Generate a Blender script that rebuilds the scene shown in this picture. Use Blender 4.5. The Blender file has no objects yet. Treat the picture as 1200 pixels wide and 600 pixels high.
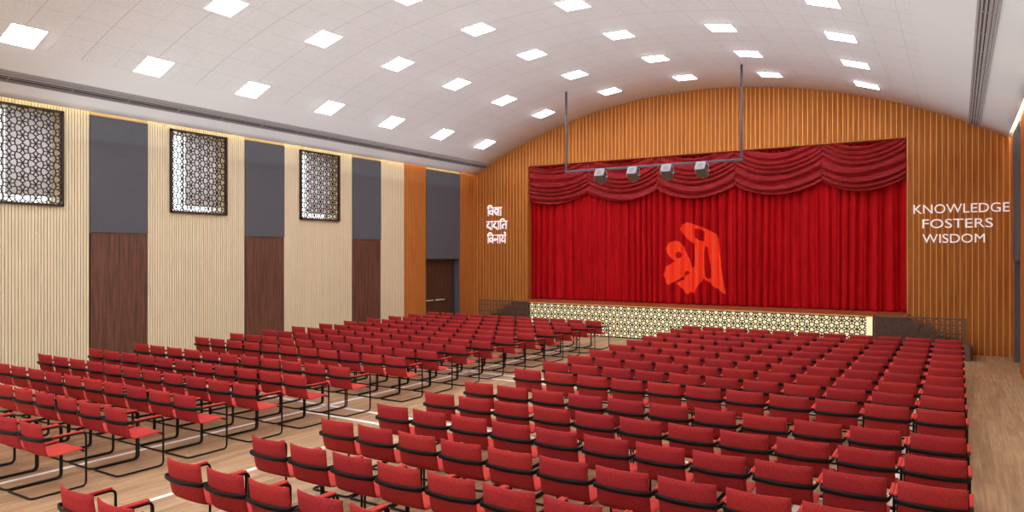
import bpy, bmesh, math, random
from mathutils import Vector, Matrix
S = bpy.context.scene
C = S.collection
PI = math.pi
random.seed(7)

# ------------------------------------------------------------------ camera, world, exposure
CAM_H = 2.75
cam = bpy.data.cameras.new('camera'); cam_o = bpy.data.objects.new('camera', cam); C.objects.link(cam_o)
cam_o.location = (0, 0, CAM_H); cam_o.rotation_euler = (PI / 2, 0, math.radians(32.0235))
cam.sensor_width = 36; cam.lens = 835.956 / 1200 * 36; cam.shift_y = -1.3 / 1200
cam.clip_start = .05; cam.clip_end = 200
S.camera = cam_o
W = bpy.data.worlds.new('sky'); S.world = W; W.use_nodes = True
W.node_tree.nodes['Background'].inputs[0].default_value = (.93, .96, 1, 1)
W.node_tree.nodes['Background'].inputs[1].default_value = 1.9
S.view_settings.view_transform = 'Standard'; S.view_settings.look = 'None'
S.view_settings.gamma = 1; S.view_settings.use_curve_mapping = False
S.view_settings.exposure = 0.97
REAR_W = 50         # added fill lamp in each rear wall opening (watts)
PANEL_W = 12.5        # ceiling panel emission
COVE_W = 9.0          # cove strip emission
S.cycles.max_bounces = 8; S.cycles.diffuse_bounces = 5; S.cycles.glossy_bounces = 3
S.cycles.sample_clamp_indirect = 6

for k in range(4):     # four fill lamps added in openings behind the viewer to brighten the hall
    la = bpy.data.lights.new('rear_fill', 'AREA'); la.shape = 'RECTANGLE'; la.size = 3.2; la.size_y = 4.0; la.energy = REAR_W; la.color = (.93, .97, 1)
    lo = bpy.data.objects.new('rear_fill', la); C.objects.link(lo); lo.location = (-14.2 + k * 4.4, -4.08, 3.2); lo.rotation_euler = (PI / 2, 0, PI)

la = bpy.data.lights.new('vault_fill', 'AREA'); la.shape = 'RECTANGLE'; la.size = 17.4; la.size_y = 15.5; la.energy = 215; la.color = (.82, .955, 1)  # added fill lamp facing up, unseen from below, brightens the ceiling
lo = bpy.data.objects.new('vault_fill', la); C.objects.link(lo); lo.location = (-7.58, 15.1, 5.3); lo.rotation_euler = (PI, 0, 0)

# ------------------------------------------------------------------ room numbers (metres)
WL, WR, WY, WB = -16.377, 1.222, 23.342, -4.0
CX = -7.58; RAD = 17.65; CZ = 8.22 - RAD
WH = 5.87
def arch_z(x): return CZ + math.sqrt(RAD * RAD - (x - CX) ** 2)
OPL, OPR, OPT = -13.93, -1.24, 6.13
STY, STZ = 21.94, 1.07
SKL, SKR = -13.0, -1.99

ORD = ['first', 'second', 'third', 'fourth', 'fifth', 'sixth', 'seventh', 'eighth', 'ninth', 'tenth', 'eleventh', 'twelfth', 'thirteenth', 'fourteenth', 'fifteenth', 'sixteenth', 'seventeenth']
# ------------------------------------------------------------------ helpers
def tag(o, label=None, cat=None, group=None, kind=None):
    if label: o['label'] = label
    if cat: o['category'] = cat
    if group: o['group'] = group
    if kind: o['kind'] = kind
    return o
def empty(name, loc=(0, 0, 0), rz=0):
    o = bpy.data.objects.new(name, None); C.objects.link(o)
    o.location = loc; o.rotation_euler = (0, 0, rz); o.empty_display_size = .2
    return o
def obj(name, bm, mats, parent=None, smooth=False, loc=None):
    me = bpy.data.meshes.new(name)
    bmesh.ops.recalc_face_normals(bm, faces=bm.faces[:])
    bm.to_mesh(me); bm.free()
    for m in (mats if isinstance(mats, (list, tuple)) else [mats]): me.materials.append(m)
    if smooth:
        for p in me.polygons: p.use_smooth = True
    o = bpy.data.objects.new(name, me); C.objects.link(o)
    if parent: o.parent = parent
    if loc: o.location = loc
    return o
def box(bm, x0, x1, y0, y1, z0, z1, mi=0, M=None):
    v = [bm.verts.new((x, y, z)) for x in (x0, x1) for y in (y0, y1) for z in (z0, z1)]
    if M is not None:
        for q in v: q.co = M @ q.co
    for f in ((0, 1, 3, 2), (4, 6, 7, 5), (0, 4, 5, 1), (2, 3, 7, 6), (0, 2, 6, 4), (1, 5, 7, 3)):
        bm.faces.new([v[i] for i in f]).material_index = mi
    return v
def bbox(bm, x0, x1, y0, y1, z0, z1, bev=.004, mi=0, M=None, seg=2):
    t = bmesh.new(); box(t, x0, x1, y0, y1, z0, z1)
    bmesh.ops.bevel(t, geom=t.edges[:] , offset=bev, segments=seg, affect='EDGES', profile=.5)
    merge(bm, t, mi, M)
def merge(bm, t, mi=0, M=None):
    mp = {}
    for v in t.verts: mp[v] = bm.verts.new(M @ v.co if M is not None else v.co)
    for f in t.faces:
        try: g = bm.faces.new([mp[v] for v in f.verts]); g.material_index = mi
        except ValueError: pass
    t.free()
def tube(bm, pts, r, n=8, mi=0, closed=False, rz=None):
    """round tube through pts; rz = half height if the section is flat"""
    pts = [Vector(p) for p in pts]; rings = []
    L = len(pts); up = None
    for i, p in enumerate(pts):
        if closed: d = pts[(i + 1) % L] - pts[i - 1]
        else: d = pts[min(i + 1, L - 1)] - pts[max(i - 1, 0)]
        d.normalize()
        if up is None:
            up = Vector((0, 0, 1)) if abs(d.z) < .9 else Vector((0, 1, 0))
        s = d.cross(up)
        if s.length < 1e-4: s = d.cross(Vector((1, 0, 0)))
        s.normalize(); u = s.cross(d).normalized(); up = u
        rings.append([bm.verts.new(p + s * math.cos(2 * PI * k / n) * r + u * math.sin(2 * PI * k / n) * (rz or r)) for k in range(n)])
    for i in range(L if closed else L - 1):
        a, b = rings[i], rings[(i + 1) % L]
        for k in range(n):
            f = bm.faces.new((a[k], a[(k + 1) % n], b[(k + 1) % n], b[k])); f.material_index = mi; f.smooth = True
    if not closed:
        for rg in (rings[0], rings[-1]): bm.faces.new(rg).material_index = mi
def rounded(pts, rad=.06, n=4):
    pts = [Vector(p) for p in pts]; out = [pts[0]]
    for i in range(1, len(pts) - 1):
        a = (pts[i - 1] - pts[i]); b = (pts[i + 1] - pts[i])
        r = min(rad, a.length * .49, b.length * .49)
        A = pts[i] + a.normalized() * r; B = pts[i] + b.normalized() * r
        for k in range(n + 1):
            t = k / n
            out.append((1 - t) ** 2 * A + 2 * t * (1 - t) * pts[i] + t * t * B)
    out.append(pts[-1]); return out

# ------------------------------------------------------------------ materials
def mat(name, col, rough=.6, col2=None, scale=(6, 6, 6), nscale=1.0, lo=.35, hi=.65, bump=0, spec=.5, metal=0, coat=0, detail=3, sheen=0):
    m = bpy.data.materials.new(name); m.use_nodes = True; nt = m.node_tree; b = nt.nodes['Principled BSDF']
    b.inputs['Base Color'].default_value = (*col, 1); b.inputs['Roughness'].default_value = rough
    b.inputs['Specular IOR Level'].default_value = spec; b.inputs['Metallic'].default_value = metal
    b.inputs['Sheen Weight'].default_value = sheen
    if col2 is not None:
        tc = nt.nodes.new('ShaderNodeTexCoord'); mp = nt.nodes.new('ShaderNodeMapping'); mp.inputs['Scale'].default_value = scale
        nz = nt.nodes.new('ShaderNodeTexNoise'); nz.inputs['Scale'].default_value = nscale; nz.inputs['Detail'].default_value = detail
        rp = nt.nodes.new('ShaderNodeValToRGB'); rp.color_ramp.elements[0].position = lo; rp.color_ramp.elements[1].position = hi
        rp.color_ramp.elements[0].color = (*col, 1); rp.color_ramp.elements[1].color = (*col2, 1)
        nt.links.new(tc.outputs['Object'], mp.inputs[0]); nt.links.new(mp.outputs[0], nz.inputs['Vector'])
        nt.links.new(nz.outputs['Fac'], rp.inputs[0]); nt.links.new(rp.outputs[0], b.inputs['Base Color'])
        if bump:
            bp = nt.nodes.new('ShaderNodeBump'); bp.inputs['Strength'].default_value = bump; bp.inputs['Distance'].default_value = .01
            nt.links.new(nz.outputs['Fac'], bp.inputs['Height']); nt.links.new(bp.outputs[0], b.inputs['Normal'])
    return m
def emit(name, col, s):
    m = bpy.data.materials.new(name); m.use_nodes = True; nt = m.node_tree; nt.nodes.clear()
    e = nt.nodes.new('ShaderNodeEmission'); o = nt.nodes.new('ShaderNodeOutputMaterial')
    e.inputs[0].default_value = (*col, 1); e.inputs[1].default_value = s; nt.links.new(e.outputs[0], o.inputs[0])
    return m
def vary(m, h=.01, v=.15):
    """small colour difference from object to object"""
    nt = m.node_tree; b = nt.nodes['Principled BSDF']
    oi = nt.nodes.new('ShaderNodeObjectInfo'); hs = nt.nodes.new('ShaderNodeHueSaturation')
    a = nt.nodes.new('ShaderNodeMapRange'); a.inputs[3].default_value = .5 - h; a.inputs[4].default_value = .5 + h
    c = nt.nodes.new('ShaderNodeMapRange'); c.inputs[3].default_value = 1 - v; c.inputs[4].default_value = 1 + v
    nt.links.new(oi.outputs['Random'], a.inputs[0]); nt.links.new(oi.outputs['Random'], c.inputs[0])
    nt.links.new(a.outputs[0], hs.inputs['Hue']); nt.links.new(c.outputs[0], hs.inputs['Value'])
    lk = b.inputs['Base Color'].links
    if lk: nt.links.new(lk[0].from_socket, hs.inputs['Color'])
    else: hs.inputs['Color'].default_value = b.inputs['Base Color'].default_value
    nt.links.new(hs.outputs[0], b.inputs['Base Color'])
    return m
M_cream = mat('cream laminate', (.74, .64, .44), .6, (.82, .72, .52), (12, 12, .7), 2)
M_cream_bk = mat('cream backing', (.44, .33, .19), .7)
M_oak = mat('orange oak', (.37, .105, .014), .6, (.50, .165, .028), (14, 14, .6), 2, detail=5, spec=.2)
M_oak_lt = mat('pale oak groove', (.82, .44, .16), .6, spec=.2)
M_oak_dk = mat('dark oak groove', (.12, .040, .010), .7)
M_walnut = mat('walnut veneer', (.085, .034, .020), .5, (.17, .075, .046), (9, 9, .55), 2.2, detail=6)
M_walnut_dk = mat('dark walnut veneer', (.055, .022, .014), .45, (.10, .043, .027), (9, 9, .55), 2.2, detail=6)
M_acoustic = mat('slate acoustic fabric', (.085, .088, .105), .95, (.135, .14, .165), (1, 1, 1), 55, .3, .7, spec=.1)
M_slate = mat('slate paint', (.085, .095, .12), .7)
M_black = mat('black painted steel', (.004, .004, .004), .45, spec=.25)
M_dark = mat('dark bronze steel', (.030, .014, .009), .5)
M_railmat = mat('brown railing steel', (.16, .085, .055), .5)
M_step = mat('brown stair stone', (.10, .055, .042), .6, (.15, .085, .065), (4, 4, 4), 3)
M_white = mat('white paint', (.80, .80, .80), .5)
M_letter = mat('white acrylic letter added glow', (.95, .92, .93), .35)
_b = M_letter.node_tree.nodes['Principled BSDF']; _b.inputs['Emission Color'].default_value = (1, .93, .95, 1); _b.inputs['Emission Strength'].default_value = .15  # faint emission added to raise the brightness of the letters
M_grill = mat('grey aluminium', (.34, .32, .33), .5)
M_grill_dk = mat('dark diffuser slot', (.09, .08, .08), .7)
M_steel = mat('brushed steel', (.90, .90, .92), .4, metal=.15)
M_pipe = mat('grey painted pipe', (.10, .105, .115), .5, spec=.3)
M_fix = mat('grey cast housing', (.30, .31, .35), .5, (.38, .39, .43), (1, 1, 1), 25)
M_fix_dk = mat('dark ribbed housing', (.10, .085, .065), .6, (.17, .15, .12), (1, 1, 1), 60)
M_lens = mat('lamp lens', (.6, .62, .65), .1)
M_seat = vary(mat('red cloth lit tone', (.50, .048, .040), .85, (.60, .066, .056), (1, 1, 1), 150, .4, .6, spec=.1), .002, .04)  # same cloth as the backs, lightened for light from above
M_back = vary(mat('red cloth shaded tone', (.27, .018, .020), .85, (.46, .044, .047), (1, 1, 1), 170, .40, .60, spec=.1), .0025, .09)  # same cloth as the seats, darker tone for the less lit backs
M_curt = mat('crimson curtain velvet', (.40, .001, .004), .75, (.50, .003, .008), (3, 3, .4), 3, spec=.15)
M_val = mat('crimson satin', (.20, .004, .014), .5, (.34, .014, .018), (2, 2, 8), 2, spec=.18, sheen=.8)
_b = M_val.node_tree.nodes['Principled BSDF']; _b.inputs['Sheen Tint'].default_value = (1, .30, .12, 1); _b.inputs['Sheen Roughness'].default_value = .35
M_embl = mat('projected logo colour', (1.0, .070, .025), .75, spec=.15)  # colour stands in for a logo projected on the curtain
M_stage = mat('stage boards', (.28, .085, .025), .4, (.38, .13, .04), (1, 12, 1), 2)
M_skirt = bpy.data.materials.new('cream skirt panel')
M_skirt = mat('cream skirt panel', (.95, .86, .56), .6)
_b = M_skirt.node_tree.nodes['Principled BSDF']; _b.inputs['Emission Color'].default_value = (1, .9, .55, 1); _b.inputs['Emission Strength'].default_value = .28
M_line = mat('white court paint', (.93, .92, .90), .4)
M_panel = emit('led panel', (1, .985, .97), PANEL_W)
M_cove = emit('warm led strip', (1, .72, .33), COVE_W)
M_cove2 = emit('white led strip', (1, .90, .74), COVE_W * 2.5)
def mk_blind():
    m = bpy.data.materials.new('grey roller blind'); m.use_nodes = True; nt = m.node_tree; nt.nodes.clear()
    d = nt.nodes.new('ShaderNodeBsdfDiffuse'); t = nt.nodes.new('ShaderNodeBsdfTranslucent'); x = nt.nodes.new('ShaderNodeMixShader'); o = nt.nodes.new('ShaderNodeOutputMaterial')
    d.inputs[0].default_value = (.75, .71, .71, 1); t.inputs[0].default_value = (.75, .70, .70, 1); x.inputs[0].default_value = .55
    nt.links.new(d.outputs[0], x.inputs[1]); nt.links.new(t.outputs[0], x.inputs[2]); nt.links.new(x.outputs[0], o.inputs[0])
    return m
M_blind = mk_blind()

def mk_ceiling():
    m = bpy.data.materials.new('ceiling tiles'); m.use_nodes = True; nt = m.node_tree; N = nt.nodes; b = N['Principled BSDF']
    b.inputs['Roughness'].default_value = .85; b.inputs['Specular IOR Level'].default_value = .2
    uv = N.new('ShaderNodeUVMap'); sp = N.new('ShaderNodeSeparateXYZ'); nt.links.new(uv.outputs[0], sp.inputs[0])
    def mth(op, a, c=None, v=None):
        q = N.new('ShaderNodeMath'); q.operation = op
        for i, x in enumerate((a, c)):
            if x is None: continue
            if isinstance(x, (int, float)): q.inputs[i].default_value = x
            else: nt.links.new(x, q.inputs[i])
        return q.outputs[0]
    def line(sock, off, per, w):
        f = mth('FRACT', mth('DIVIDE', mth('ADD', sock, off), per))
        d = mth('ABSOLUTE', mth('SUBTRACT', f, .5))
        return mth('GREATER_THAN', d, .5 - w / per / 2)
    u, v = sp.outputs[0], sp.outputs[1]
    l1 = line(v, -21.16 + 100.4, 1.2575, .018)          # ring seams
    l2 = mth('MULTIPLY', line(v, -21.16 + 100.4 + .62875, 1.2575, .014), .35)
    l3 = mth('MULTIPLY', line(u, 7.5 + 60, .625, .014), .45)
    ln = mth('MAXIMUM', mth('MAXIMUM', mth('MULTIPLY', l1, .8), l2), l3)
    ins = mth('LESS_THAN', mth('ABSOLUTE', mth('ADD', u, .19)), 7.31)
    ln = mth('MULTIPLY', ln, ins)
    nz = N.new('ShaderNodeTexNoise'); nz.inputs['Scale'].default_value = 22; nz.inputs['Detail'].default_value = 6
    tc = N.new('ShaderNodeTexCoord'); nt.links.new(tc.outputs['Object'], nz.inputs['Vector'])
    rp = N.new('ShaderNodeValToRGB'); rp.color_ramp.elements[0].position = .3; rp.color_ramp.elements[1].position = .7
    rp.color_ramp.elements[0].color = (.74, .78, .80, 1); rp.color_ramp.elements[1].color = (.83, .87, .89, 1)
    nt.links.new(nz.outputs['Fac'], rp.inputs[0])
    mx = N.new('ShaderNodeMix'); mx.data_type = 'RGBA'; mx.inputs['A'].default_value = (.80, .84, .86, 1)
    nt.links.new(ins, mx.inputs['Factor']); nt.links.new(rp.outputs[0], mx.inputs['B'])
    m2 = N.new('ShaderNodeMix'); m2.data_type = 'RGBA'; m2.inputs['B'].default_value = (.38, .36, .36, 1)
    nt.links.new(mx.outputs['Result'], m2.inputs['A']); nt.links.new(mth('MULTIPLY', ln, .6), m2.inputs['Factor'])
    nt.links.new(m2.outputs['Result'], b.inputs['Base Color'])
    return m
M_ceil = mk_ceiling()
def mk_floor():
    m = bpy.data.materials.new('oak floor planks'); m.use_nodes = True; nt = m.node_tree; N = nt.nodes; b = N['Principled BSDF']
    b.inputs['Roughness'].default_value = .42; b.inputs['Specular IOR Level'].default_value = .35
    tc = N.new('ShaderNodeTexCoord'); mp = N.new('ShaderNodeMapping'); mp.inputs['Rotation'].default_value = (0, 0, PI / 2)
    br = N.new('ShaderNodeTexBrick'); br.offset = .37; br.inputs['Scale'].default_value = 1
    br.inputs['Brick Width'].default_value = 1.1; br.inputs['Row Height'].default_value = .13; br.inputs['Mortar Size'].default_value = .0015
    br.inputs['Color1'].default_value = (.385, .240, .138, 1); br.inputs['Color2'].default_value = (.54, .36, .215, 1)
    br.inputs['Mortar'].default_value = (.22, .13, .07, 1); br.inputs['Bias'].default_value = -.05
    nt.links.new(tc.outputs['Object'], mp.inputs[0]); nt.links.new(mp.outputs[0], br.inputs['Vector'])
    m2 = N.new('ShaderNodeMapping'); m2.inputs['Scale'].default_value = (14, .8, 1); nt.links.new(tc.outputs['Object'], m2.inputs[0])
    nz = N.new('ShaderNodeTexNoise'); nz.inputs['Scale'].default_value = 1.6; nz.inputs['Detail'].default_value = 6; nt.links.new(m2.outputs[0], nz.inputs['Vector'])
    rp = N.new('ShaderNodeValToRGB'); rp.color_ramp.elements[0].position = .3; rp.color_ramp.elements[1].position = .7
    rp.color_ramp.elements[0].color = (.72, .68, .64, 1); rp.color_ramp.elements[1].color = (1.15, 1.12, 1.1, 1)
    nt.links.new(nz.outputs['Fac'], rp.inputs[0])
    mx = N.new('ShaderNodeMix'); mx.data_type = 'RGBA'; mx.blend_type = 'MULTIPLY'; mx.inputs['Factor'].default_value = 1
    nt.links.new(br.outputs['Color'], mx.inputs['A']); nt.links.new(rp.outputs[0], mx.inputs['B'])
    nt.links.new(mx.outputs['Result'], b.inputs['Base Color'])
    return m
M_floor = mk_floor()
def mk_glass():
    m = bpy.data.materials.new('clear glass'); m.use_nodes = True; nt = m.node_tree; nt.nodes.clear()
    t = nt.nodes.new('ShaderNodeBsdfTransparent'); g = nt.nodes.new('ShaderNodeBsdfGlossy'); x = nt.nodes.new('ShaderNodeMixShader'); o = nt.nodes.new('ShaderNodeOutputMaterial')
    t.inputs[0].default_value = (.95, .97, .97, 1); g.inputs['Roughness'].default_value = .02; x.inputs[0].default_value = .06
    nt.links.new(t.outputs[0], x.inputs[1]); nt.links.new(g.outputs[0], x.inputs[2]); nt.links.new(x.outputs[0], o.inputs[0])
    return m
M_glass = mk_glass()

# ------------------------------------------------------------------ shell: floor, ceiling
bm = bmesh.new(); box(bm, WL - .7, WR + .7, WB - .2, 26.2, -.2, 0)
FLOOR = tag(obj('floor', bm, M_floor), kind='structure')
CE = .09                              # cove gap at each wall
bm = bmesh.new(); uvl = bm.loops.layers.uv.new('UVMap')
s0 = RAD * math.asin((WL + CE - CX) / RAD); s1 = RAD * math.asin((WR - CE - CX) / RAD)
NS = 96; prev = None
for i in range(NS + 1):
    s = s0 + (s1 - s0) * i / NS; th = s / RAD
    a = [bm.verts.new((CX + r * math.sin(th), y, CZ + r * math.cos(th))) for r in (RAD, RAD + .06) for y in (WB, WY + .05)]
    if prev:
        for q in ((0, 1), (1, 3), (3, 2), (2, 0)):
            f = bm.faces.new((prev[0][q[0]], prev[0][q[1]], a[q[1]], a[q[0]])); f.smooth = True
            ss = (prev[1], prev[1], s, s)
            for lp, sv, vv in zip(f.loops, ss, (0, 0, 0, 0)): lp[uvl].uv = (sv, lp.vert.co.y)
    else: bm.faces.new((a[0], a[1], a[3], a[2]))
    prev = (a, s)
bm.faces.new([prev[0][k] for k in (0, 1, 3, 2)])
obj('ceiling', bm, M_ceil).__setitem__('kind', 'structure')
for o in C.objects:
    if o.name == 'ceiling':                     # flat-shade the thin rim only
        for p in o.data.polygons: p.use_smooth = abs(p.normal.y) < .5 and p.area > .5

# cove boxes above the ceiling edge with their led strips
for side, x, sg, mm in (('left', WL, 1, M_cove), ('right', WR, -1, M_cove2)):
    bm = bmesh.new()
    xa, xb = sorted((x - sg * .02, x + sg * .35)); box(bm, xa, xb, WB, WY, 6.10 + .12, 6.16 + .12)
    t = tag(obj('trim_cove_' + side, bm, M_white), kind='structure')
    bm = bmesh.new(); xa, xb = sorted((x + sg * .03, x + sg * .06)); box(bm, xa, xb, WB + .1, WY - .1, 6.04, 6.06)
    o = obj('led_strip', bm, mm); tag(o, 'warm light strip hidden in the cove above the %s wall' % side, 'light strip')

# ------------------------------------------------------------------ side walls
SCR = [(6.32, 7.91), (10.37, 11.96), (14.43, 16.0)]
PAN = [(8.46, 9.81), (12.53, 13.87), (16.57, 17.90)]
SCR_L = [(2.27, 3.86)] + SCR; PAN_L = [(.36, 1.71), (4.41, 5.76)] + PAN
SZ0, SZ1 = 3.79, 5.84; NICHE = (20.29, 22.35); NZ = 2.60
def side_wall(side, X, sg, screens):
    """sg = +1: room lies on +x side"""
    bm = bmesh.new()
    def slab(y0, y1, z0, z1, x_in=0.03, x_out=.6):
        a, b = sorted((X - sg * x_in, X - sg * x_out)); box(bm, a, b, y0, y1, z0, z1)
    y = WB
    for (a, b) in (screens if screens else []):
        slab(y, a + .04, 0, 6.3); slab(a + .04, b - .04, 0, SZ0 + .04); slab(a + .04, b - .04, SZ1 - .04, 6.3); y = b - .04
    slab(y, NICHE[0], 0, 6.3); slab(NICHE[0], NICHE[1], NZ, 6.3); slab(NICHE[1], WY + .6, 0, 6.3)
    slab(NICHE[0], NICHE[1], 0, NZ, x_in=.30)
    w = tag(obj('wall_' + side, bm, M_cream_bk), kind='structure')
    def slats(name, y0, y1, mats, pitch, gap, zspan):
        bm = bmesh.new()
        n = max(1, round((y1 - y0) / pitch)); p = (y1 - y0) / n
        for i in range(n):
            a, b = y0 + i * p + gap / 2, y0 + (i + 1) * p - gap / 2
            for (z0, z1) in zspan(a, b):
                xa, xb = sorted((X - sg * .03, X)); box(bm, xa, xb, a, b, z0, z1)
        if name == 'oak_cladding':
            xa, xb = sorted((X - sg * .029, X - sg * .005)); box(bm, xa, xb, y0, y1, 0, 6.2, 1)
        o = obj(name, bm, mats, w); return o
    def zs(a, b):
        for (s, e) in (screens or []):
            if b > s + .02 and a < e - .02: return [(0, SZ0 + .02), (SZ1 - .02, 6.2)]
        return [(0, 6.2)]
    edges = [(.0, 0)]; pans = PAN_L
    y = -1.0
    for (a, b) in pans + [(19.09, 19.09)]:
        slats('slat_cladding', y, a, M_cream, .062, .013, zs); y = b
    slats('oak_cladding', 19.09, NICHE[0], [M_oak, M_oak_lt], .09, .018, lambda a, b: [(0, 6.2)])
    slats('oak_cladding', NICHE[1], WY, [M_oak, M_oak_lt], .09, .018, lambda a, b: [(0, 6.2)])
    return w
wl = side_wall('left', WL, 1, SCR_L)
wr = side_wall('right', WR, -1, None)
bm = bmesh.new(); xs_ = WL - .6  # rear wall openings added for the fill lamps
for k in range(4):
    c_ = -14.2 + k * 4.4
    box(bm, xs_, c_ - 1.6, WB - .2, WB, 0, 9); box(bm, c_ - 1.6, c_ + 1.6, WB - .2, WB, 0, 1.2); box(bm, c_ - 1.6, c_ + 1.6, WB - .2, WB, 5.2, 9); xs_ = c_ + 1.6
box(bm, xs_, WR + .6, WB - .2, WB, 0, 9)
tag(obj('wall_back', bm, M_cream), kind='structure')

def acoustic(y0, y1, z0, z1, X, sg, label):
    bm = bmesh.new(); a, b = sorted((X + sg * .001, X + sg * .028)); bbox(bm, a, b, y0 + .012, y1 - .006, z0 + .008, z1, .006)
    tag(obj('acoustic_panel', bm, M_acoustic), label, 'wall panel', 'slate fabric panels along the side walls')
which = {8.46: 'left end of the left wall between two lattice screens', 12.53: 'middle of the left wall between two lattice screens', 16.57: 'right of the last lattice screen on the left wall'}
dn = 0
for (a, b) in PAN_L:
    vis = a in which
    acoustic(a, b, 3.25, 5.87, WL, 1, ('slate grey fabric panel, ' + which[a]) if vis else 'slate grey fabric panel on the left wall beside the viewer, %s one from the rear' % ORD[PAN_L.index((a, b))])
    acoustic(a, b, 3.25, 5.87, WR, -1, 'slate grey fabric panel on the right wall, %s one from the rear' % ORD[PAN_L.index((a, b))])
    for X, sg in ((WL, 1), (WR, -1)):
        dn += 1
        bm = bmesh.new()
        mid = (a + b) / 2
        x0, x1 = sorted((X - sg * .03, X - sg * .002))
        box(bm, x0, x1, a + .03, mid - .002, .01, 3.235); box(bm, x0, x1, mid + .002, b - .006, .01, 3.235)
        xa, xb = sorted((X - sg * .03, X - sg * .02)); box(bm, xa, xb, a, a + .03, 0, 3.24, 1); box(bm, xa, xb, a + .02, b, 0, .01, 1)
        tag(obj('door_%d' % dn, bm, [M_walnut, M_black]), kind='structure')
# niche panels, doors with pull bars
for X, sg, side in ((WL, 1, 'left'), (WR, -1, 'right')):
    acoustic(NICHE[0], NICHE[1], NZ, 5.87, X, sg, 'slate grey fabric panel above the recessed %s doorway near the stage' % side)
    bm = bmesh.new(); q0, q1 = sorted((X - sg * .30, X + sg * .002))
    box(bm, q0, q1, NICHE[0], NICHE[0] + .02, 0, NZ); box(bm, q0, q1, NICHE[1] - .02, NICHE[1], 0, NZ); box(bm, q0, q1, NICHE[0], NICHE[1], NZ - .02, NZ)
    tag(obj('trim_niche_' + side, bm, M_slate), kind='structure')
    dn += 1
    root = empty('door_%d' % dn, (X - sg * .26, 21.32, 0)); tag(root, kind='structure')
    for k, (a, b) in enumerate(((-1.0, -.27), (-.265, .99))):
        pass
    for a, b, hy in ((-1.005, -.262, (-.87, -.34)), (-.255, 1.005, (-.20, .33))):
        bm = bmesh.new(); bbox(bm, -.03, .03, a, b, .01, NZ - .02, .004)
        lf = obj('door_leaf', bm, M_walnut_dk, root)
        bm = bmesh.new(); xs = sg * .065
        tube(bm, [(xs, hy[0], 1.06), (xs, hy[1], 1.06)], .020, 10)
        for yy in (hy[0] + .06, hy[1] - .06): tube(bm, [(sg * .02, yy, 1.06), (xs, yy, 1.06)], .008, 8)
        obj('door_handle', bm, M_steel, lf)

# windows behind the lattice screens
wn = 0
for (a, b) in SCR_L:
    wn += 1
    X = WL - .36; yy0, yy1 = a + .04, b - .04; z0, z1 = SZ0 + .04, SZ1 - .04
    root = empty('window_%d' % wn, (X, (a + b) / 2, z0)); tag(root, kind='structure')
    d = (a + b) / 2; my = yy0 + .36 * (yy1 - yy0) - d
    bm = bmesh.new(); t = .04
    box(bm, -.03, .03, yy0 - d, yy1 - d, 0, t); box(bm, -.03, .03, yy0 - d, yy1 - d, z1 - z0 - t, z1 - z0)
    for q in (yy0 - d, my - t / 2, yy1 - d - t): box(bm, -.03, .03, q, q + t, 0, z1 - z0)
    obj('window_frame', bm, M_white, root)
    bm = bmesh.new(); box(bm, -.006, .0, yy0 - d, yy1 - d, .02, z1 - z0 - .02); obj('pane', bm, M_glass, root)
    bm = bmesh.new(); n = 40
    vs = []
    for i in range(n + 1):
        yv = my + .03 + (yy1 - d - my - .05) * i / n; vs.append([bm.verts.new((.05 + .012 * math.sin(i * .9) + o_, yv, z)) for o_ in (0, .004) for z in (.17, z1 - z0 - .03)])
    for p_, q_ in zip(vs, vs[1:]):
        for k, l in ((0, 1), (1, 3), (3, 2), (2, 0)): bm.faces.new((p_[k], p_[l], q_[l], q_[k]))
    obj('blind', bm, M_blind, root, smooth=True)
    bm = bmesh.new()          # lining of the window opening
    for q0, q1, w0, w1 in ((yy0, yy0 + .01, z0, z1), (yy1 - .01, yy1, z0, z1), (yy0, yy1, z0, z0 + .01), (yy0, yy1, z1 - .01, z1)):
        box(bm, .03, .33, q0 - d, q1 - d, w0 - z0, w1 - z0)
    obj('window_lining', bm, M_cream, root)

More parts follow.
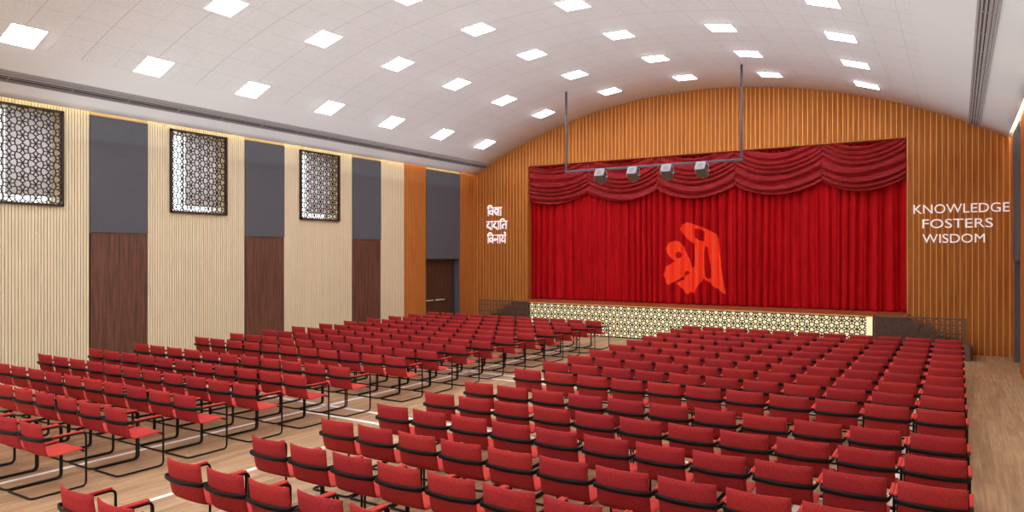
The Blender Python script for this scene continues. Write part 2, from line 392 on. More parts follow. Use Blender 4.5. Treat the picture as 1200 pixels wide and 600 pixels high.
# ------------------------------------------------------------------ lattice pattern (a six-petal flower on a hexagonal grid)
def lattice(bm, u0, u1, v0, v1, a, w, place, depth):
    """segments in the (u,v) rectangle; place(u,v,d) gives a point, d = depth 0..depth"""
    r1, r2 = .34 * a, .455 * a
    segs = []
    dv = a; du = a * math.sqrt(3) / 2
    i0 = int(math.floor(u0 / du)) - 1; i1 = int(math.ceil(u1 / du)) + 1
    for i in range(i0, i1 + 1):
        for j in range(int(math.floor(v0 / dv)) - 1, int(math.ceil(v1 / dv)) + 2):
            cu, cv = i * du, (j + .5 * (i & 1)) * dv
            for k in range(6):
                t = math.radians(60 * k); A = (cu + r1 * math.cos(t), cv + r1 * math.sin(t))
                t2 = math.radians(60 * k + 30); B = (cu + r2 * math.cos(t2), cv + r2 * math.sin(t2))
                t3 = math.radians(60 * k + 60); A2 = (cu + r1 * math.cos(t3), cv + r1 * math.sin(t3))
                segs.append(((cu, cv), A)); segs.append((A, B)); segs.append((B, A2))
                if k < 3: segs.append((B, (cu + .545 * a * math.cos(t2), cv + .545 * a * math.sin(t2))))
    def clip(p, q):
        t0, t1 = 0., 1.; dx, dy = q[0] - p[0], q[1] - p[1]
        for P_, Q_ in ((-dx, p[0] - u0), (dx, u1 - p[0]), (-dy, p[1] - v0), (dy, v1 - p[1])):
            if abs(P_) < 1e-9:
                if Q_ < 0: return None
            else:
                r = Q_ / P_
                if P_ < 0: t0 = max(t0, r)
                else: t1 = min(t1, r)
        if t0 >= t1: return None
        return (p[0] + dx * t0, p[1] + dy * t0), (p[0] + dx * t1, p[1] + dy * t1)
    for p, q in segs:
        c = clip(p, q)
        if not c: continue
        p, q = c; dx, dy = q[0] - p[0], q[1] - p[1]; L = math.hypot(dx, dy)
        if L < .004: continue
        nx, ny = -dy / L * w / 2, dx / L * w / 2; ex, ey = dx / L * w * .3, dy / L * w * .3
        c4 = [(p[0] - ex + nx, p[1] - ey + ny), (p[0] - ex - nx, p[1] - ey - ny), (q[0] + ex - nx, q[1] + ey - ny), (q[0] + ex + nx, q[1] + ey + ny)]
        f = [bm.verts.new(place(*c_, 0)) for c_ in c4]; g = [bm.verts.new(place(*c_, depth)) for c_ in c4]
        bm.faces.new(f); bm.faces.new(g)
        for k in range(4): bm.faces.new((f[k], f[(k + 1) % 4], g[(k + 1) % 4], g[k]))

names = ['on the left wall beside the viewer', 'at the left edge of the photo', 'between two slate panels, second from the left edge', 'nearest the stage, smallest in the photo']
for i, (a, b) in enumerate(SCR_L):
    root = empty('lattice_screen', (WL + .035, (a + b) / 2, SZ0))
    tag(root, 'dark lattice window screen with flower pattern ' + names[i], 'window screen', 'dark lattice screens high on the left wall')
    hw, hh = (b - a) / 2, SZ1 - SZ0
    bm = bmesh.new()
    for q in ((-hw, -hw + .045, 0, hh), (hw - .045, hw, 0, hh), (-hw, hw, 0, .045), (-hw, hw, hh - .045, hh)): box(bm, -.035, .03, q[0], q[1], q[2], q[3])
    obj('frame', bm, M_dark, root)
    bm = bmesh.new(); lattice(bm, -hw + .03, hw - .03, .03, hh - .03, .285, .020, lambda u, v, d: (d - .012, u, v), .02)
    obj('lattice', bm, M_dark, root)

# ------------------------------------------------------------------ stage wall
bm = bmesh.new()
def poly_prism(bm, xz, y0, y1, mi=0):
    f = [bm.verts.new((x, y0, z)) for x, z in xz]; g = [bm.verts.new((x, y1, z)) for x, z in xz]
    bm.faces.new(f).material_index = mi; bm.faces.new(g).material_index = mi
    for k in range(len(xz)): bm.faces.new((f[k], f[(k + 1) % len(xz)], g[(k + 1) % len(xz)], g[k])).material_index = mi
def archpts(x0, x1, n, off=.05): return [(x0 + (x1 - x0) * i / n, arch_z(x0 + (x1 - x0) * i / n) + off) for i in range(n + 1)]
YB = WY + .03
poly_prism(bm, [(WL - .05, 0), (OPL, 0), (OPL, OPT)] + archpts(OPL, WL - .05, 10), YB, YB + .22)
poly_prism(bm, [(OPR, 0), (WR + .05, 0)] + archpts(WR + .05, OPR, 10) + [(OPR, OPT)], YB, YB + .22)
for i in range(24):
    xa = OPL + (OPR - OPL) * i / 24; xb = OPL + (OPR - OPL) * (i + 1) / 24
    poly_prism(bm, [(xa, OPT), (xb, OPT), (xb, arch_z(xb) + .05), (xa, arch_z(xa) + .05)], YB, YB + .22)
ws = tag(obj('wall_stage', bm, M_oak_dk), kind='structure')
bm = bmesh.new(); mod = .1415; n = int((WR - WL) / mod) + 1; rs = random.Random(3)
for i in range(n):
    x = WL + i * mod
    # one pale batten then three darker battens parted by narrow black grooves
    lay = [(0.000, .016, 1, .002), (.019, .055, 0, .0), (.061, .094, 0, .0), (.100, .1385, 0, .0)]
    for a, b, mi, rec in lay:
        xa, xb = x + a, min(x + b, WR)
        if xb <= xa + .002: continue
        zt = min(arch_z(xa), arch_z(xb)) + .02
        if xb > OPL and xa < OPR:
            if xa < OPL: box(bm, OPL, xb, WY + rec, YB, OPT, zt, mi); xb = OPL
            elif xb > OPR: box(bm, xa, OPR, WY + rec, YB, OPT, zt, mi); xa = OPR
            else:
                box(bm, xa, xb, WY + rec, YB, OPT, zt, mi); continue
        if xb <= xa + .002: continue
        box(bm, xa, xb, WY + rec, YB, 0, zt, mi)
obj('oak_cladding', bm, [M_oak, M_oak_lt], ws)
bm = bmesh.new()      # lining of the proscenium opening
box(bm, OPL - .0, OPL + .06, WY - .004, WY + .34, STZ, OPT); box(bm, OPR - .02, OPR, WY - .004, WY + .34, STZ, OPT); box(bm, OPL, OPR, WY - .004, WY + .34, OPT - .02, OPT)
tag(obj('trim_proscenium', bm, M_oak), kind='structure')

# stage platform
bm = bmesh.new()
box(bm, SKL, SKR, STY + .03, WY + .01, .0, STZ - .02, 1); box(bm, WL - .3, WR + .3, WY + .03 + .22, 26, 0, STZ - .02, 1)
box(bm, OPL, OPR, WY + .01, WY + .26, 0, STZ - .02, 1)
box(bm, SKL, SKR, STY, WY + .01, STZ - .02, STZ, 0); box(bm, OPL, OPR, WY + .01, 26, STZ - .02, STZ, 0)
tag(obj('stage', bm, [M_stage, M_dark]), 'raised wooden stage platform behind the lattice skirt', None, kind='structure')
bm = bmesh.new(); box(bm, WL - .5, WR + .5, 26, 26.2, 0, 9); tag(obj('wall_backstage', bm, M_slate), kind='structure')

# ------------------------------------------------------------------ stage skirt and railings
root = empty('stage_skirt', ((SKL + SKR) / 2, STY, 0)); tag(root, 'long cream stage front panel covered in dark flower lattice', 'stage front')
cx0 = (SKL + SKR) / 2; hw = (SKR - SKL) / 2
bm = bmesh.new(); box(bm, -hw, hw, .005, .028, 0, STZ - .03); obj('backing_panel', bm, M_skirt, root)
bm = bmesh.new(); lattice(bm, .02, STZ - .05, -hw + .02, hw - .17, .262, .026, lambda u, v, d: (v, -.012 + d, u), .014); obj('lattice', bm, M_dark, root)
bm = bmesh.new(); box(bm, -hw, hw, -.03, .03, STZ - .03, STZ - .002); obj('top_rail', bm, M_oak_lt, root)
bm = bmesh.new(); box(bm, -hw, hw, -.016, .03, .0, .03); box(bm, -hw, -hw + .03, -.016, .03, 0, STZ - .03); box(bm, hw - .012, hw, -.016, .03, 0, STZ - .03)
box(bm, -hw, hw - .16, -.014, .004, STZ - .05, STZ - .03); obj('edge_frame', bm, M_dark, root)
for side, xa, xb in (('right', SKR + .02, .18), ('left', -15.17, SKL - .02)):
    sg = 1 if side == 'right' else -1
    outer = xb if sg > 0 else xa; inner = xa if sg > 0 else xb
    root = empty('lattice_railing', ((xa + xb) / 2, STY, 0)); tag(root, 'dark brown lattice railing in front of the %s stage steps' % side, 'railing')
    d = (xa + xb) / 2
    bm = bmesh.new()
    box(bm, xa - d, xb - d, -.02, .02, 1.055, 1.095); box(bm, xa - d, xb - d, -.02, .02, .03, .07)
    for q in (xa, xb - .035): box(bm, q - d, q + .035 - d, -.02, .02, 0, 1.09)
    obj('frame', bm, M_railmat, root)
    bm = bmesh.new(); lattice(bm, .05, 1.07, xa - d + .02, xb - d - .02, .262, .022, lambda u, v, dd: (v, -.008 + dd, u), .016); obj('lattice', bm, M_railmat, root)
    bm = bmesh.new(); t = bmesh.new(); xo = outer - d + sg * .03
    box(t, xo - .07, xo + .07, -.10, .06, 0, .40)
    for v in t.verts:
        if v.co.z > .2: v.co.x = xo + (v.co.x - xo) * .6; v.co.y *= .6
    bmesh.ops.bevel(t, geom=t.edges[:], offset=.015, segments=2, affect='EDGES'); merge(bm, t)
    obj('post_foot', bm, M_railmat, root)
    # steps: landing level with the stage, then seven risers down and outwards
    root = empty('stage_steps', (inner, (STY + WY) / 2, 0)); tag(root, 'dark brown steps behind the %s lattice railing' % side, 'steps')
    land = .79; ris = STZ / 7
    for k in range(7):
        bm = bmesh.new(); x0 = 0 if k == 0 else land + (k - 1) * .30; x1 = land + k * .30 if k else land
        lo_, hi_ = sorted((sg * x0, sg * x1)); zt = STZ - k * ris
        bbox(bm, lo_, hi_, -.63, .66, 0, zt, .008)
        if k == 0: box(bm, lo_, hi_, -.63, .66, STZ - .001, STZ + .004, 1)
        obj('step', bm, [M_step, M_stage], root)
        if k == 5: break

# ------------------------------------------------------------------ curtain, valance, emblem
CY = WY + .245; CZ0, CZ1 = STZ + .01, OPT - .03
def cy(x, z):
    t = (z - CZ0) / (CZ1 - CZ0)
    xx = x + .05 * math.sin(x * 2.3 + 1) * (1 - t)
    ph = 2 * PI * (xx / .27 + .42 * math.sin(1.31 * xx) + .30 * math.sin(2.9 * xx + 1.7))
    ph2 = 2 * PI * (xx / .115 + .5 * math.sin(1.9 * xx))
    A = .066 + .022 * math.sin(.9 * xx + 2) + .012 * (1 - t)
    y = A * (1.1 - 2.1 * abs(math.sin(ph / 2)) ** .75) + .020 * math.sin(ph2) * (.6 + .4 * math.sin(3.1 * xx))
    y += .010 * math.sin(ph * 3.3) * math.sin(xx * 5)
    y += .02 * (1 - t) ** 4 * math.sin(ph * .5 + 2)
    return CY + y
root = empty('stage_curtain', ((OPL + OPR) / 2, CY, STZ)); ox = (OPL + OPR) / 2
tag(root, 'closed crimson pleated stage curtain filling the proscenium', 'curtain')
bm = bmesh.new(); NX = 1500; NZv = 14; X0, X1 = OPL + .07, OPR - .03; grid = []
for i in range(NX + 1):
    x = X0 + (X1 - X0) * i / NX
    grid.append([bm.verts.new((x - ox, cy(x, z) - CY, z - STZ)) for z in [CZ0 + (CZ1 - CZ0) * (j / NZv) ** 1.5 for j in range(NZv + 1)]])
for p, q in zip(grid, grid[1:]):
    for j in range(NZv): bm.faces.new((p[j], q[j], q[j + 1], p[j + 1])).smooth = True
dr = obj('drape', bm, M_curt, root); so = dr.modifiers.new('thickness', 'SOLIDIFY'); so.thickness = .006; so.offset = 1
# emblem: projected light put into a coloured mesh; outline in centimetre-like units read off the curtain, applied to the folds
EM = [(168,110),(180,75),(215,62),(255,75),(345,108),(420,145),(440,210),(455,360),(470,470),(485,570),(440,540),(385,500),(330,455),(300,500),(285,520),(265,570),(240,550),(225,568),(200,560),(175,525),(145,490),(185,465),(200,440),(222,432),(235,418),(225,402),(200,410),(185,445),(150,470),(100,490),(85,505),(60,480),(45,430),(60,380),(100,355),(120,335),(105,320),(80,285),(70,245),(90,205),(130,190),(165,200),(190,240),(215,280),(235,320),(248,380),(258,375),(260,300),(258,215),(220,180),(185,150)]
HO = [[(155 + 23 * math.cos(k * PI / 8), 293 + 23 * math.sin(k * PI / 8)) for k in range(16)],
      [(258,115),(290,105),(340,130),(335,198),(300,190),(265,160)], [(345,228),(358,240),(365,320),(378,400),(375,455),(360,460),(342,440),(336,380),(336,260)]]
_a = math.radians(32.0235)
def px_to_xz(px, py, Y):
    xc = (px - 600) / 835.956; dx = xc * math.cos(_a) - math.sin(_a); dy = xc * math.sin(_a) + math.cos(_a); dz = -(py - 298.7) / 835.956
    t = Y / dy; return dx * t, CAM_H + dz * t
def conv(P): return [px_to_xz(770 + x / 6, 250 + y / 6, CY) for x, y in P]
EMP = conv(EM); HOP = [conv(h) for h in HO]
def inside(P, x, z):
    r = False; j = len(P) - 1
    for i in range(len(P)):
        if (P[i][1] > z) != (P[j][1] > z) and x < (P[j][0] - P[i][0]) * (z - P[i][1]) / (P[j][1] - P[i][1]) + P[i][0]: r = not r
        j = i
    return r
ex0, ex1 = min(p[0] for p in EMP), max(p[0] for p in EMP); ez0, ez1 = min(p[1] for p in EMP), max(p[1] for p in EMP)
bm = bmesh.new(); st = .0125; vd = {}
def ev(i, j):
    if (i, j) not in vd:
        x, z = ex0 + i * st, ez0 + j * st; vd[i, j] = bm.verts.new((x - ox, cy(x, z) - CY - .010, z - STZ))
    return vd[i, j]
for i in range(int((ex1 - ex0) / st) + 1):
    for j in range(int((ez1 - ez0) / st) + 1):
        x, z = ex0 + (i + .5) * st, ez0 + (j + .5) * st
        if inside(EMP, x, z) and not any(inside(h, x, z) for h in HOP):
            bm.faces.new((ev(i, j), ev(i + 1, j), ev(i + 1, j + 1), ev(i, j + 1))).smooth = True
tag(obj('emblem', bm, M_embl, root), 'orange red abstract figure emblem, projected light built as colour')

SWX = [OPL + .06, -11.40, -8.77, -6.13, -3.52, OPR - .02]
root = empty('curtain_valance', (ox, WY + .02, OPT)); tag(root, 'crimson satin valance of five draped swags above the curtain', 'curtain valance')
for k in range(5):
    xa, xb = SWX[k], SWX[k + 1]; bm = bmesh.new(); NU, NV = 60, 150; rr_ = random.Random(k + 11)
    off = rr_.random() * .6; g = []
    for i in range(NU + 1):
        u = i / NU; s = 1 - (2 * u - 1) ** 2; s = s ** .9
        if k == 0: s = 1 - (max(0, (u - .42) / .58)) ** 2 if u > .42 else 1 - ((.42 - u) / .42) ** 2 * .45
        col = []
        for j in range(NV + 1):
            v = j / NV
            sag = .36 * (v ** .35) if v > 0 else 0
            ztop = OPT - .03
            z = min(ztop, ztop + .36 - v * 1.45 - (.50 - .13 * v) * s)
            ph = v * 6.6 + off + .16 * math.sin(5 * u + k) + .12 * s + .35 * math.sin(v * 9 + k)
            fr = ph % 1.0
            prof = (1 - abs(2 * fr - 1) ** 1.35)                       # round folds with a sharp valley
            prof += .30 * (1 - abs(2 * ((ph * 2.0 + .3 * math.sin(3 * u)) % 1) - 1))
            y = .005 - .125 * prof * (.6 + .4 * s) - .04 * s * v
            y = y + .05
            col.append(bm.verts.new((xa + (xb - xa) * u - ox, y + .07, z - OPT)))
        g.append(col)
    for p, q in zip(g, g[1:]):
        for j in range(NV): bm.faces.new((p[j], q[j], q[j + 1], p[j + 1])).smooth = True
    o = obj('swag', bm, M_val, root); so = o.modifiers.new('thickness', 'SOLIDIFY'); so.thickness = .006; so.offset = 0

# ------------------------------------------------------------------ wall lettering
def text_mesh(txt, depth=.03, spacing=1.0):
    c = bpy.data.curves.new('text', 'FONT'); c.body = txt; c.extrude = depth / 2; c.space_character = spacing; c.resolution_u = 4
    o = bpy.data.objects.new('text', c); C.objects.link(o); bpy.context.view_layer.update()
    me = bpy.data.meshes.new_from_object(o.evaluated_get(bpy.context.evaluated_depsgraph_get()))
    bpy.data.objects.remove(o); bpy.data.curves.remove(c); return me
def islands(me):
    n = len(me.vertices); par = list(range(n))
    def find(a):
        while par[a] != a: par[a] = par[par[a]]; a = par[a]
        return a
    key = {}
    for v in me.vertices:
        k = (round(v.co.x, 4), round(v.co.y, 4), round(v.co.z, 4))
        if k in key: par[find(v.index)] = find(key[k])
        else: key[k] = v.index
    for e in me.edges: par[find(e.vertices[0])] = find(e.vertices[1])
    groups = {}
    for p in me.polygons: groups.setdefault(find(p.vertices[0]), []).append(p)
    return list(groups.values())
def wall_word(txt, xl, xr, zb, zt, label, split=True):
    me = text_mesh(txt); xs = [v.co.x for v in me.vertices]; ys = [v.co.y for v in me.vertices]
    x0, x1, y0, y1 = min(xs), max(xs), min(ys), max(ys); sx = (xr - xl) / (x1 - x0); sz = (zt - zb) / (y1 - y0)
    root = empty('wall_lettering', ((xl + xr) / 2, WY, zb)); tag(root, label, 'lettering'); cx_ = (xl + xr) / 2
    isl = islands(me) if split else [list(me.polygons)]
    isl.sort(key=lambda g: min(me.vertices[i].co.x for p in g for i in p.vertices))
    for g in isl:
        bm = bmesh.new(); mp = {}
        for p in g:
            vs = []
            for i in p.vertices:
                if i not in mp:
                    c = me.vertices[i].co; mp[i] = bm.verts.new((xl + (c.x - x0) * sx - cx_, -.022 - c.z, (c.y - y0) * sz))
                vs.append(mp[i])
            try: bm.faces.new(vs)
            except ValueError: pass
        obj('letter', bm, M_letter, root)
    bpy.data.meshes.remove(me)
wall_word('KNOWLEDGE', -1.08, 1.17, 3.915, 4.17, 'white raised letters reading KNOWLEDGE, top line right of the curtain')
wall_word('FOSTERS', -.86, .80, 3.50, 3.755, 'white raised letters reading FOSTERS, middle line right of the curtain')
wall_word('WISDOM', -.86, .62, 3.085, 3.335, 'white raised letters reading WISDOM, bottom line right of the curtain')
# Devanagari, drawn stroke by stroke: x right, y up, head line at y = 1, base at y = 0
def arc(cx_, cy_, rx, ry, a0, a1, n=10): return [(cx_ + rx * math.cos(math.radians(a0 + (a1 - a0) * i / n)), cy_ + ry * math.sin(math.radians(a0 + (a1 - a0) * i / n))) for i in range(n + 1)]
def g_va(x): return [[(x + .55, 1), (x + .55, 0)], arc(x + .30, .42, .25, .24, 60, 400)], .72
def g_i(x): return [[(x + .14, 1), (x + .14, 0)], arc(x + .42, 1.0, .30, .30, 180, 15)], .30
def g_aa(x): return [[(x + .16, 1), (x + .16, 0)]], .32
def g_da(x): return [[(x + .34, 1), (x + .34, .72)], arc(x + .34, .47, .24, .25, 90, 300, 10), [(x + .46, .26), (x + .50, .10), (x + .62, -.06)]], .62
def g_dya(x): return [[(x + .30, 1), (x + .30, .76)], arc(x + .32, .55, .22, .21, 95, 300), [(x + .42, .36), (x + .32, .2), (x + .45, .08), (x + .72, .12)], arc(x + .55, .62, .14, .16, 120, -90, 6), [(x + .76, 1), (x + .76, 0)]], .92
def g_ta(x): return [[(x + .62, 1), (x + .62, 0)], [(x + .62, .60)] + arc(x + .36, .34, .26, .27, 85, 235, 8)], .78
def g_na(x): return [[(x + .60, 1), (x + .60, 0)], [(x + .60, .50), (x + .24, .50)], arc(x + .20, .43, .10, .10, 0, 350, 8)], .76
def g_ya(x): return [[(x + .64, 1), (x + .64, 0)], [(x + .14, 1), (x + .30, .80), (x + .28, .62), (x + .14, .50), (x + .10, .36), (x + .22, .20), (x + .42, .22), (x + .64, .42)]], .80
def dot(x): return [arc(x, 1.28, .05, .05, 0, 360, 8)], 0
def deva(glyphs, xl, xr, zb, zh, label):
    x = 0; st_ = []
    for g in glyphs:
        s_, w = g(x) ; st_ += s_; x += w
    st_.append([(0, 1), (x, 1)]); sx = (xr - xl) / x; sz = zh - zb
    bm = bmesh.new(); w = .042
    for s_ in st_:
        P = [(q[0] * sx, q[1] * sz) for q in s_]
        for p, q in zip(P, P[1:]):
            dx, dy = q[0] - p[0], q[1] - p[1]; L = math.hypot(dx, dy)
            if L < 1e-5: continue
            ang = math.atan2(dy, dx); M = Matrix.Translation(((p[0] + q[0]) / 2, 0, (p[1] + q[1]) / 2)) @ Matrix.Rotation(-ang, 4, 'Y')
            box(bm, -L / 2 - w * .3, L / 2 + w * .3, -.034, -.002, -w / 2, w / 2, 0, M)
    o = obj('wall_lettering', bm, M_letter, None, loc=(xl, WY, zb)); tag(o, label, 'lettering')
def zx(px, py): return px_to_xz(px, py, WY)
a_ = zx(571.6, 252.9); b_ = zx(588.3, 243.7)
deva([g_i, g_va, g_dya, g_aa], a_[0], b_[0], a_[1], b_[1] + .02, 'white raised Devanagari word, top line left of the curtain')
a_ = zx(570.6, 268.8); b_ = zx(594.6, 259.8)
deva([g_da, g_aa, g_da, g_aa, g_i, g_ta], a_[0], b_[0], a_[1], b_[1] + .02, 'white raised Devanagari word, middle line left of the curtain, the widest')
a_ = zx(571.5, 285.0); b_ = zx(593.4, 276.0)
def g_yadot(x): s_, w = g_ya(x); return s_ + dot(x + .62)[0], w
deva([g_i, g_va, g_na, g_aa, g_yadot], a_[0], b_[0], a_[1], b_[1] + .02, 'white raised Devanagari word, bottom line left of the curtain')

# ------------------------------------------------------------------ ceiling lights and diffusers
def copy_tree(o, parent=None):
    c = o.copy(); C.objects.link(c)
    if parent: c.parent = parent; c.matrix_parent_inverse = o.matrix_parent_inverse
    for ch in list(o.children): copy_tree(ch, c)
    return c
def fix_name(o, n): o.name = n
proto = empty('ceiling_light')
bm = bmesh.new()
for q in ((-.31, -.295, -.31, .31), (.295, .31, -.31, .31), (-.295, .295, -.31, -.295), (-.295, .295, .295, .31)): box(bm, q[0], q[1], q[2], q[3], -.012, .01)
obj('frame', bm, M_white, proto)
bm = bmesh.new(); bbox(bm, -.296, .296, -.296, .296, -.009, .006, .003); obj('diffuser', bm, M_panel, proto)
rows = [-7.19, -4.60, -2.06, .45, 2.985, 5.58]
rown = ['outermost left row', 'second row from the left', 'third row from the left', 'third row from the right', 'second row from the right', 'outermost right row']
first = True
for i, s in enumerate(rows):
    for k in range(10):
        y = 21.44 - 2.515 * k
        if y < -2: continue
        o = proto if first else copy_tree(proto); first = False
        th = s / RAD
        o.location = (CX + (RAD - .004) * math.sin(th), y, CZ + (RAD - .004) * math.cos(th)); o.rotation_euler = (0, th, 0)
        tag(o, 'square white ceiling light in the %s, %s from the stage' % (rown[i], ORD[k]), 'ceiling light', 'square light panels in the vaulted ceiling')
for side, s0_, s1_ in (('left', -8.62, -8.27), ('right', 8.10, 8.41)):
    sm = (s0_ + s1_) / 2; th = sm / RAD; w2 = (s1_ - s0_) / 2
    root = empty('air_diffuser', (CX + RAD * math.sin(th), 0, CZ + RAD * math.cos(th))); root.rotation_euler = (0, th, 0)
    tag(root, 'long dark grey slot air diffuser along the %s side of the ceiling' % side, 'air diffuser')
    bm = bmesh.new(); box(bm, -w2, w2, WB + .2, WY - .01, -.004, .0); obj('slot_backing', bm, M_grill_dk, root)
    bm = bmesh.new()
    for x in (-w2, w2 - .03): box(bm, x, x + .03, WB + .2, WY - .01, -.022, -.0)
    y = WB + 1
    while y < WY: box(bm, -w2, w2, y, y + .012, -.021, 0); y += 1.2
    obj('frame', bm, M_grill, root)
    for q in range(4):
        x = -w2 + .03 + (q + .5) * (2 * w2 - .06) / 4
        bm = bmesh.new(); M = Matrix.Translation((x, 0, -.012)) @ Matrix.Rotation(.5 if q < 2 else -.5, 4, 'Y'); box(bm, -.022, .022, WB + .2, WY - .01, -.003, .003, 0, M)
        obj('blade', bm, M_grill, root)

# ------------------------------------------------------------------ hanging pipe with four stage lights
RY = 20.25; rx0, rx1, rz = -10.62, -5.12, 5.41
root = empty('hanging_pipe', ((rx0 + rx1) / 2, RY, rz)); tag(root, 'grey pipe frame hanging from the ceiling in front of the valance', 'lighting bar')
mx_ = (rx0 + rx1) / 2
bm = bmesh.new(); tube(bm, [(rx0 - mx_ - .03, 0, 0), (rx1 - mx_ + .03, 0, 0)], .035, 12); obj('bar', bm, M_pipe, root)
for x in (rx0, rx1):
    bm = bmesh.new(); tube(bm, [(x - mx_, 0, 0), (x - mx_, 0, arch_z(x) - rz + .01)], .035, 12); obj('hanger_rod', bm, M_pipe, root)
proto = empty('stage_light')
T = Matrix.Rotation(math.radians(-38), 4, 'X')   # tips the lamp down towards the stage
bm = bmesh.new(); t = bmesh.new(); box(t, -.155, .155, -.20, .16, -.16, .16)
for v in t.verts:
    if v.co.y < 0: v.co.x *= .93; v.co.z *= .93
bmesh.ops.bevel(t, geom=t.edges[:], offset=.03, segments=3, affect='EDGES')
TT = Matrix.Translation((0, 0, -.24)) @ T
merge(bm, t, 0, TT); body = obj('housing', bm, M_fix_dk, proto)
bm = bmesh.new(); bbox(bm, -.148, .148, -.222, -.195, -.152, .152, .012, 0, TT); rc = obj('rear_cover', bm, M_fix, body)
bm = bmesh.new()
for q in (-.055, 0, .055): box(bm, -.07, .07, -.226, -.221, q - .006, q + .006, 0, TT)
for sx_ in (-1, 1):
    for sz_ in (-1, 1): tube(bm, [TT @ Vector((sx_ * .115, -.226, sz_ * .12)), TT @ Vector((sx_ * .115, -.216, sz_ * .12))], .012, 8)
obj('vents_and_screws', bm, M_grill_dk, body)
bm = bmesh.new(); tube(bm, [TT @ Vector((0, .155, 0)), TT @ Vector((0, .19, 0))], .13, 24); lr = obj('lens_ring', bm, M_fix, proto)
bm = bmesh.new(); tube(bm, [TT @ Vector((0, .185, 0)), TT @ Vector((0, .195, 0))], .11, 24); obj('lens', bm, M_lens, lr)
bm = bmesh.new(); tube(bm, rounded([(-.185, 0, -.26), (-.185, 0, -.045), (.185, 0, -.045), (.185, 0, -.26)], .05), .008, 8, rz=.022)
for sx_ in (-1, 1): tube(bm, [(sx_ * .15, 0, -.25), (sx_ * .21, 0, -.25)], .028, 10)
obj('yoke', bm, M_fix, proto)
bm = bmesh.new(); tube(bm, [(0, .046 * math.cos(t_ * PI / 8), .046 * math.sin(t_ * PI / 8)) for t_ in range(16)], .009, 6, closed=True); obj('clamp', bm, M_fix_dk, proto)
lbl = ['leftmost of the four', 'second from the left', 'third from the left', 'rightmost of the four']
for k, x in enumerate((-9.41, -8.33, -7.27, -6.23)):
    o = proto if k == 0 else copy_tree(proto)
    o.location = (x, RY, rz); o.rotation_euler = (0, 0, math.radians((8, 4, 6, -2)[k]))
    tag(o, 'grey square stage light clamped to the hanging pipe, ' + lbl[k], 'stage light', 'stage lights on the hanging pipe')

# ------------------------------------------------------------------ court lines
def line_(x0, x1, y0, y1, label):
    g_ = .016 if y1 - y0 > .2 else .022; bm = bmesh.new(); box(bm, x0 - g_, x1 + g_, y0 - g_, y1 + g_, .0, .0012); tag(obj('court_line', bm, M_line), label, 'floor line', 'white court lines on the floor')
line_(-9.795, -9.745, 2.0, 19.42, 'white court line running under the aisle seats of the left block')
line_(-7.705, -7.655, -2.0, 8.68, 'white court line running along the centre aisle towards the stage')
line_(-1.515, -1.465, 2.0, 8.68, 'white court line running under the right block')
line_(-.665, -.615, 2.0, 19.42, 'white court line under the outermost seats of the right block')
line_(-14.0, -.60, 9.235, 9.285, 'white court line, farther one of the nearer pair crossing the aisle')
line_(-9.745, -1.0, 8.665, 8.715, 'white court line, nearer one of the nearer pair crossing the aisle')
line_(-14.0, -.60, 13.175, 13.225, 'white court line, nearer one of the middle pair crossing the hall')
line_(-14.0, -.60, 13.70, 13.75, 'white court line, farther one of the middle pair crossing the hall')
line_(-14.0, -.60, 19.38, 19.43, 'white court line crossing the floor just before the stage')

# ------------------------------------------------------------------ chairs: one, then copies
def shell(u_n, prof, w, bow, th=.018, wtaper=None):
    """profile points (y,z,bowfactor); x across; returns bmesh of a curved padded shell"""
    bm = bmesh.new(); F, B = [], []
    n = len(prof)
    for j, (y, z, bf) in enumerate(prof):
        a = prof[max(j - 1, 0)]; b = prof[min(j + 1, n - 1)]
        d = Vector((0, b[0] - a[0], b[1] - a[1])).normalized(); nr = Vector((0, -d.z, d.y))
        wr_ = w * (wtaper[j] if wtaper else 1)
        rf, rb = [], []
        for i in range(u_n + 1):
            u = 2 * i / u_n - 1; x = wr_ / 2 * u; yy = y - bow * bf * (1 - u * u)
            p = Vector((x, yy, z)); e = th / 2 * (1 if abs(u) < .999 else .5)
            rf.append(bm.verts.new(p + nr * e)); rb.append(bm.verts.new(p - nr * e))
        F.append(rf); B.append(rb)
    for j in range(n - 1):
        for i in range(u_n):
            bm.faces.new((F[j][i], F[j][i + 1], F[j + 1][i + 1], F[j + 1][i])).smooth = True
            bm.faces.new((B[j][i], B[j + 1][i], B[j + 1][i + 1], B[j][i + 1])).smooth = True
    for i in range(u_n):
        bm.faces.new((F[0][i], B[0][i], B[0][i + 1], F[0][i + 1])); bm.faces.new((F[-1][i], F[-1][i + 1], B[-1][i + 1], B[-1][i]))
    for j in range(n - 1):
        bm.faces.new((F[j][0], F[j + 1][0], B[j + 1][0], B[j][0])); bm.faces.new((F[j][-1], B[j][-1], B[j + 1][-1], F[j + 1][-1]))
    return bm
CH = empty('red_chair')
tag(CH, 'x', 'chair')
BW = .512
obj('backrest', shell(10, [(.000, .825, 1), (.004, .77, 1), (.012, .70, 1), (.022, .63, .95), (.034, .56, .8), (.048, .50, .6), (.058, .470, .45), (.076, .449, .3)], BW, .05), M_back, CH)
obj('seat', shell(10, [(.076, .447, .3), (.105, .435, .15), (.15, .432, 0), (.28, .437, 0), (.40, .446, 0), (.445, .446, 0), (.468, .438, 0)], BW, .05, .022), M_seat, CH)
AX = .281; AZ = .645
for sx_ in (-1, 1):
    bm = bmesh.new(); bbox(bm, -.0155, .0155, .09, .445, AZ + .010, AZ + .030, .006); o = obj('armrest', bm, M_seat, CH); o.location = (sx_ * AX, 0, 0)
bm = bmesh.new()
side_p = lambda s: [(s * AX, .06, AZ), (s * AX, .475, AZ), (s * AX, .475, .0142), (s * AX, -.12, .0142)]
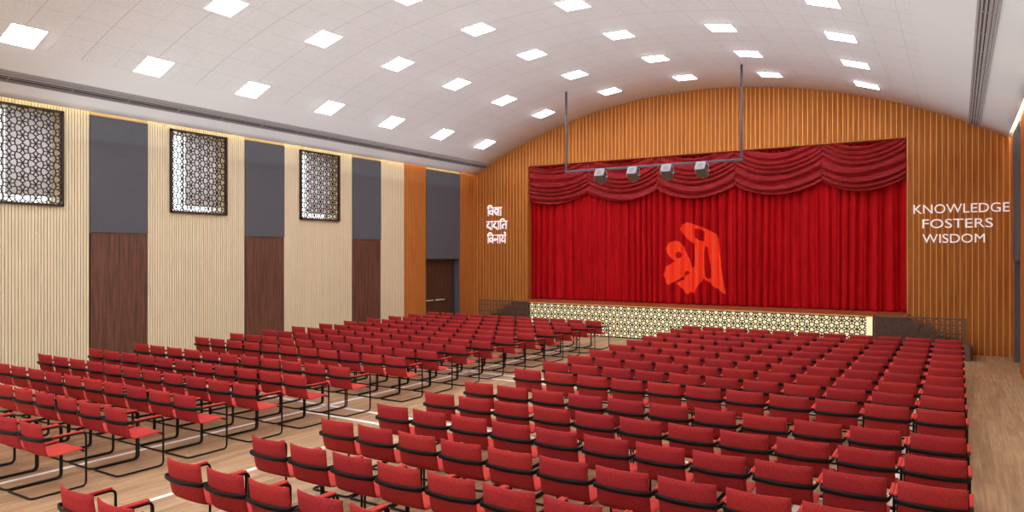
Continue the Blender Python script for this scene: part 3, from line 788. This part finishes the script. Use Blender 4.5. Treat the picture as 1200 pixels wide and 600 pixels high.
pathp = rounded(side_p(1) + [(-AX, -.12, .0142)] + side_p(-1)[::-1][1:], .055, 4)
tube(bm, pathp, .0125, 8)
tube(bm, [(-AX, .455, .425), (AX, .455, .425)], .010, 6); tube(bm, [(-AX, .475, .425), (-AX + .03, .44, .425)], .010, 6)
for sx_ in (-1, 1): tube(bm, [(sx_ * .12, .455, .422), (sx_ * .12, .16, .418)], .009, 6)
obj('frame', bm, M_black, CH)
bm = bmesh.new()
band = [(-AX, .10, AZ), (-AX + .003, .045, AZ)] + [(AX * u * .985, -.012 - .052 * (1 - u * u) + (.03 if abs(u) > .97 else 0), AZ) for u in [-.97 + i * 1.94 / 14 for i in range(15)]] + [(AX - .003, .045, AZ), (AX, .10, AZ)]
tube(bm, band, .007, 8, rz=.023); obj('back_band', bm, M_black, CH)

def in_view(x, y):
    for dx in (-.28, .28):
        for dy in (-.12, .48):
            for z in (0, .83):
                X, Y = x + dx, y + dy; xc = X * math.cos(_a) + Y * math.sin(_a); zc = -X * math.sin(_a) + Y * math.cos(_a)
                if zc < .2: continue
                px, py = 600 + 835.956 * xc / zc, 298.7 + 835.956 * (CAM_H - z) / zc
                if -3 <= px <= 1203 and py <= 603: return True
    return False
RX, LX, PX, Y0, PY, GAP = -6.382, -9.316, .595, 3.063, .965, .485
first = True; NCH = 0
for blk in ('right', 'left'):
    for row in range(17):
        y = Y0 + PY * row + (GAP if row > 6 else 0)
        for k in range(11):
            x = (RX + PX * k if blk == 'right' else LX - PX * k) + .2475
            if not in_view(x, y): continue
            jr = random.Random(row * 100 + k + (5000 if blk == 'left' else 0))
            o = CH if first else copy_tree(CH); first = False
            o.location = (x, y + jr.uniform(-.008, .008), 0); o.rotation_euler = (0, 0, 0)
            seat = 'aisle seat' if k == 0 else ('outermost seat by %s wall' % blk if k == 10 else '%s seat from centre aisle' % ORD[k])
            o['label'] = 'red chair, %s block, %s row from stage, %s' % (blk, ORD[16 - row], seat)
            o['group'] = 'red chairs facing the stage'; NCH += 1
print('CHAIRS', NCH)
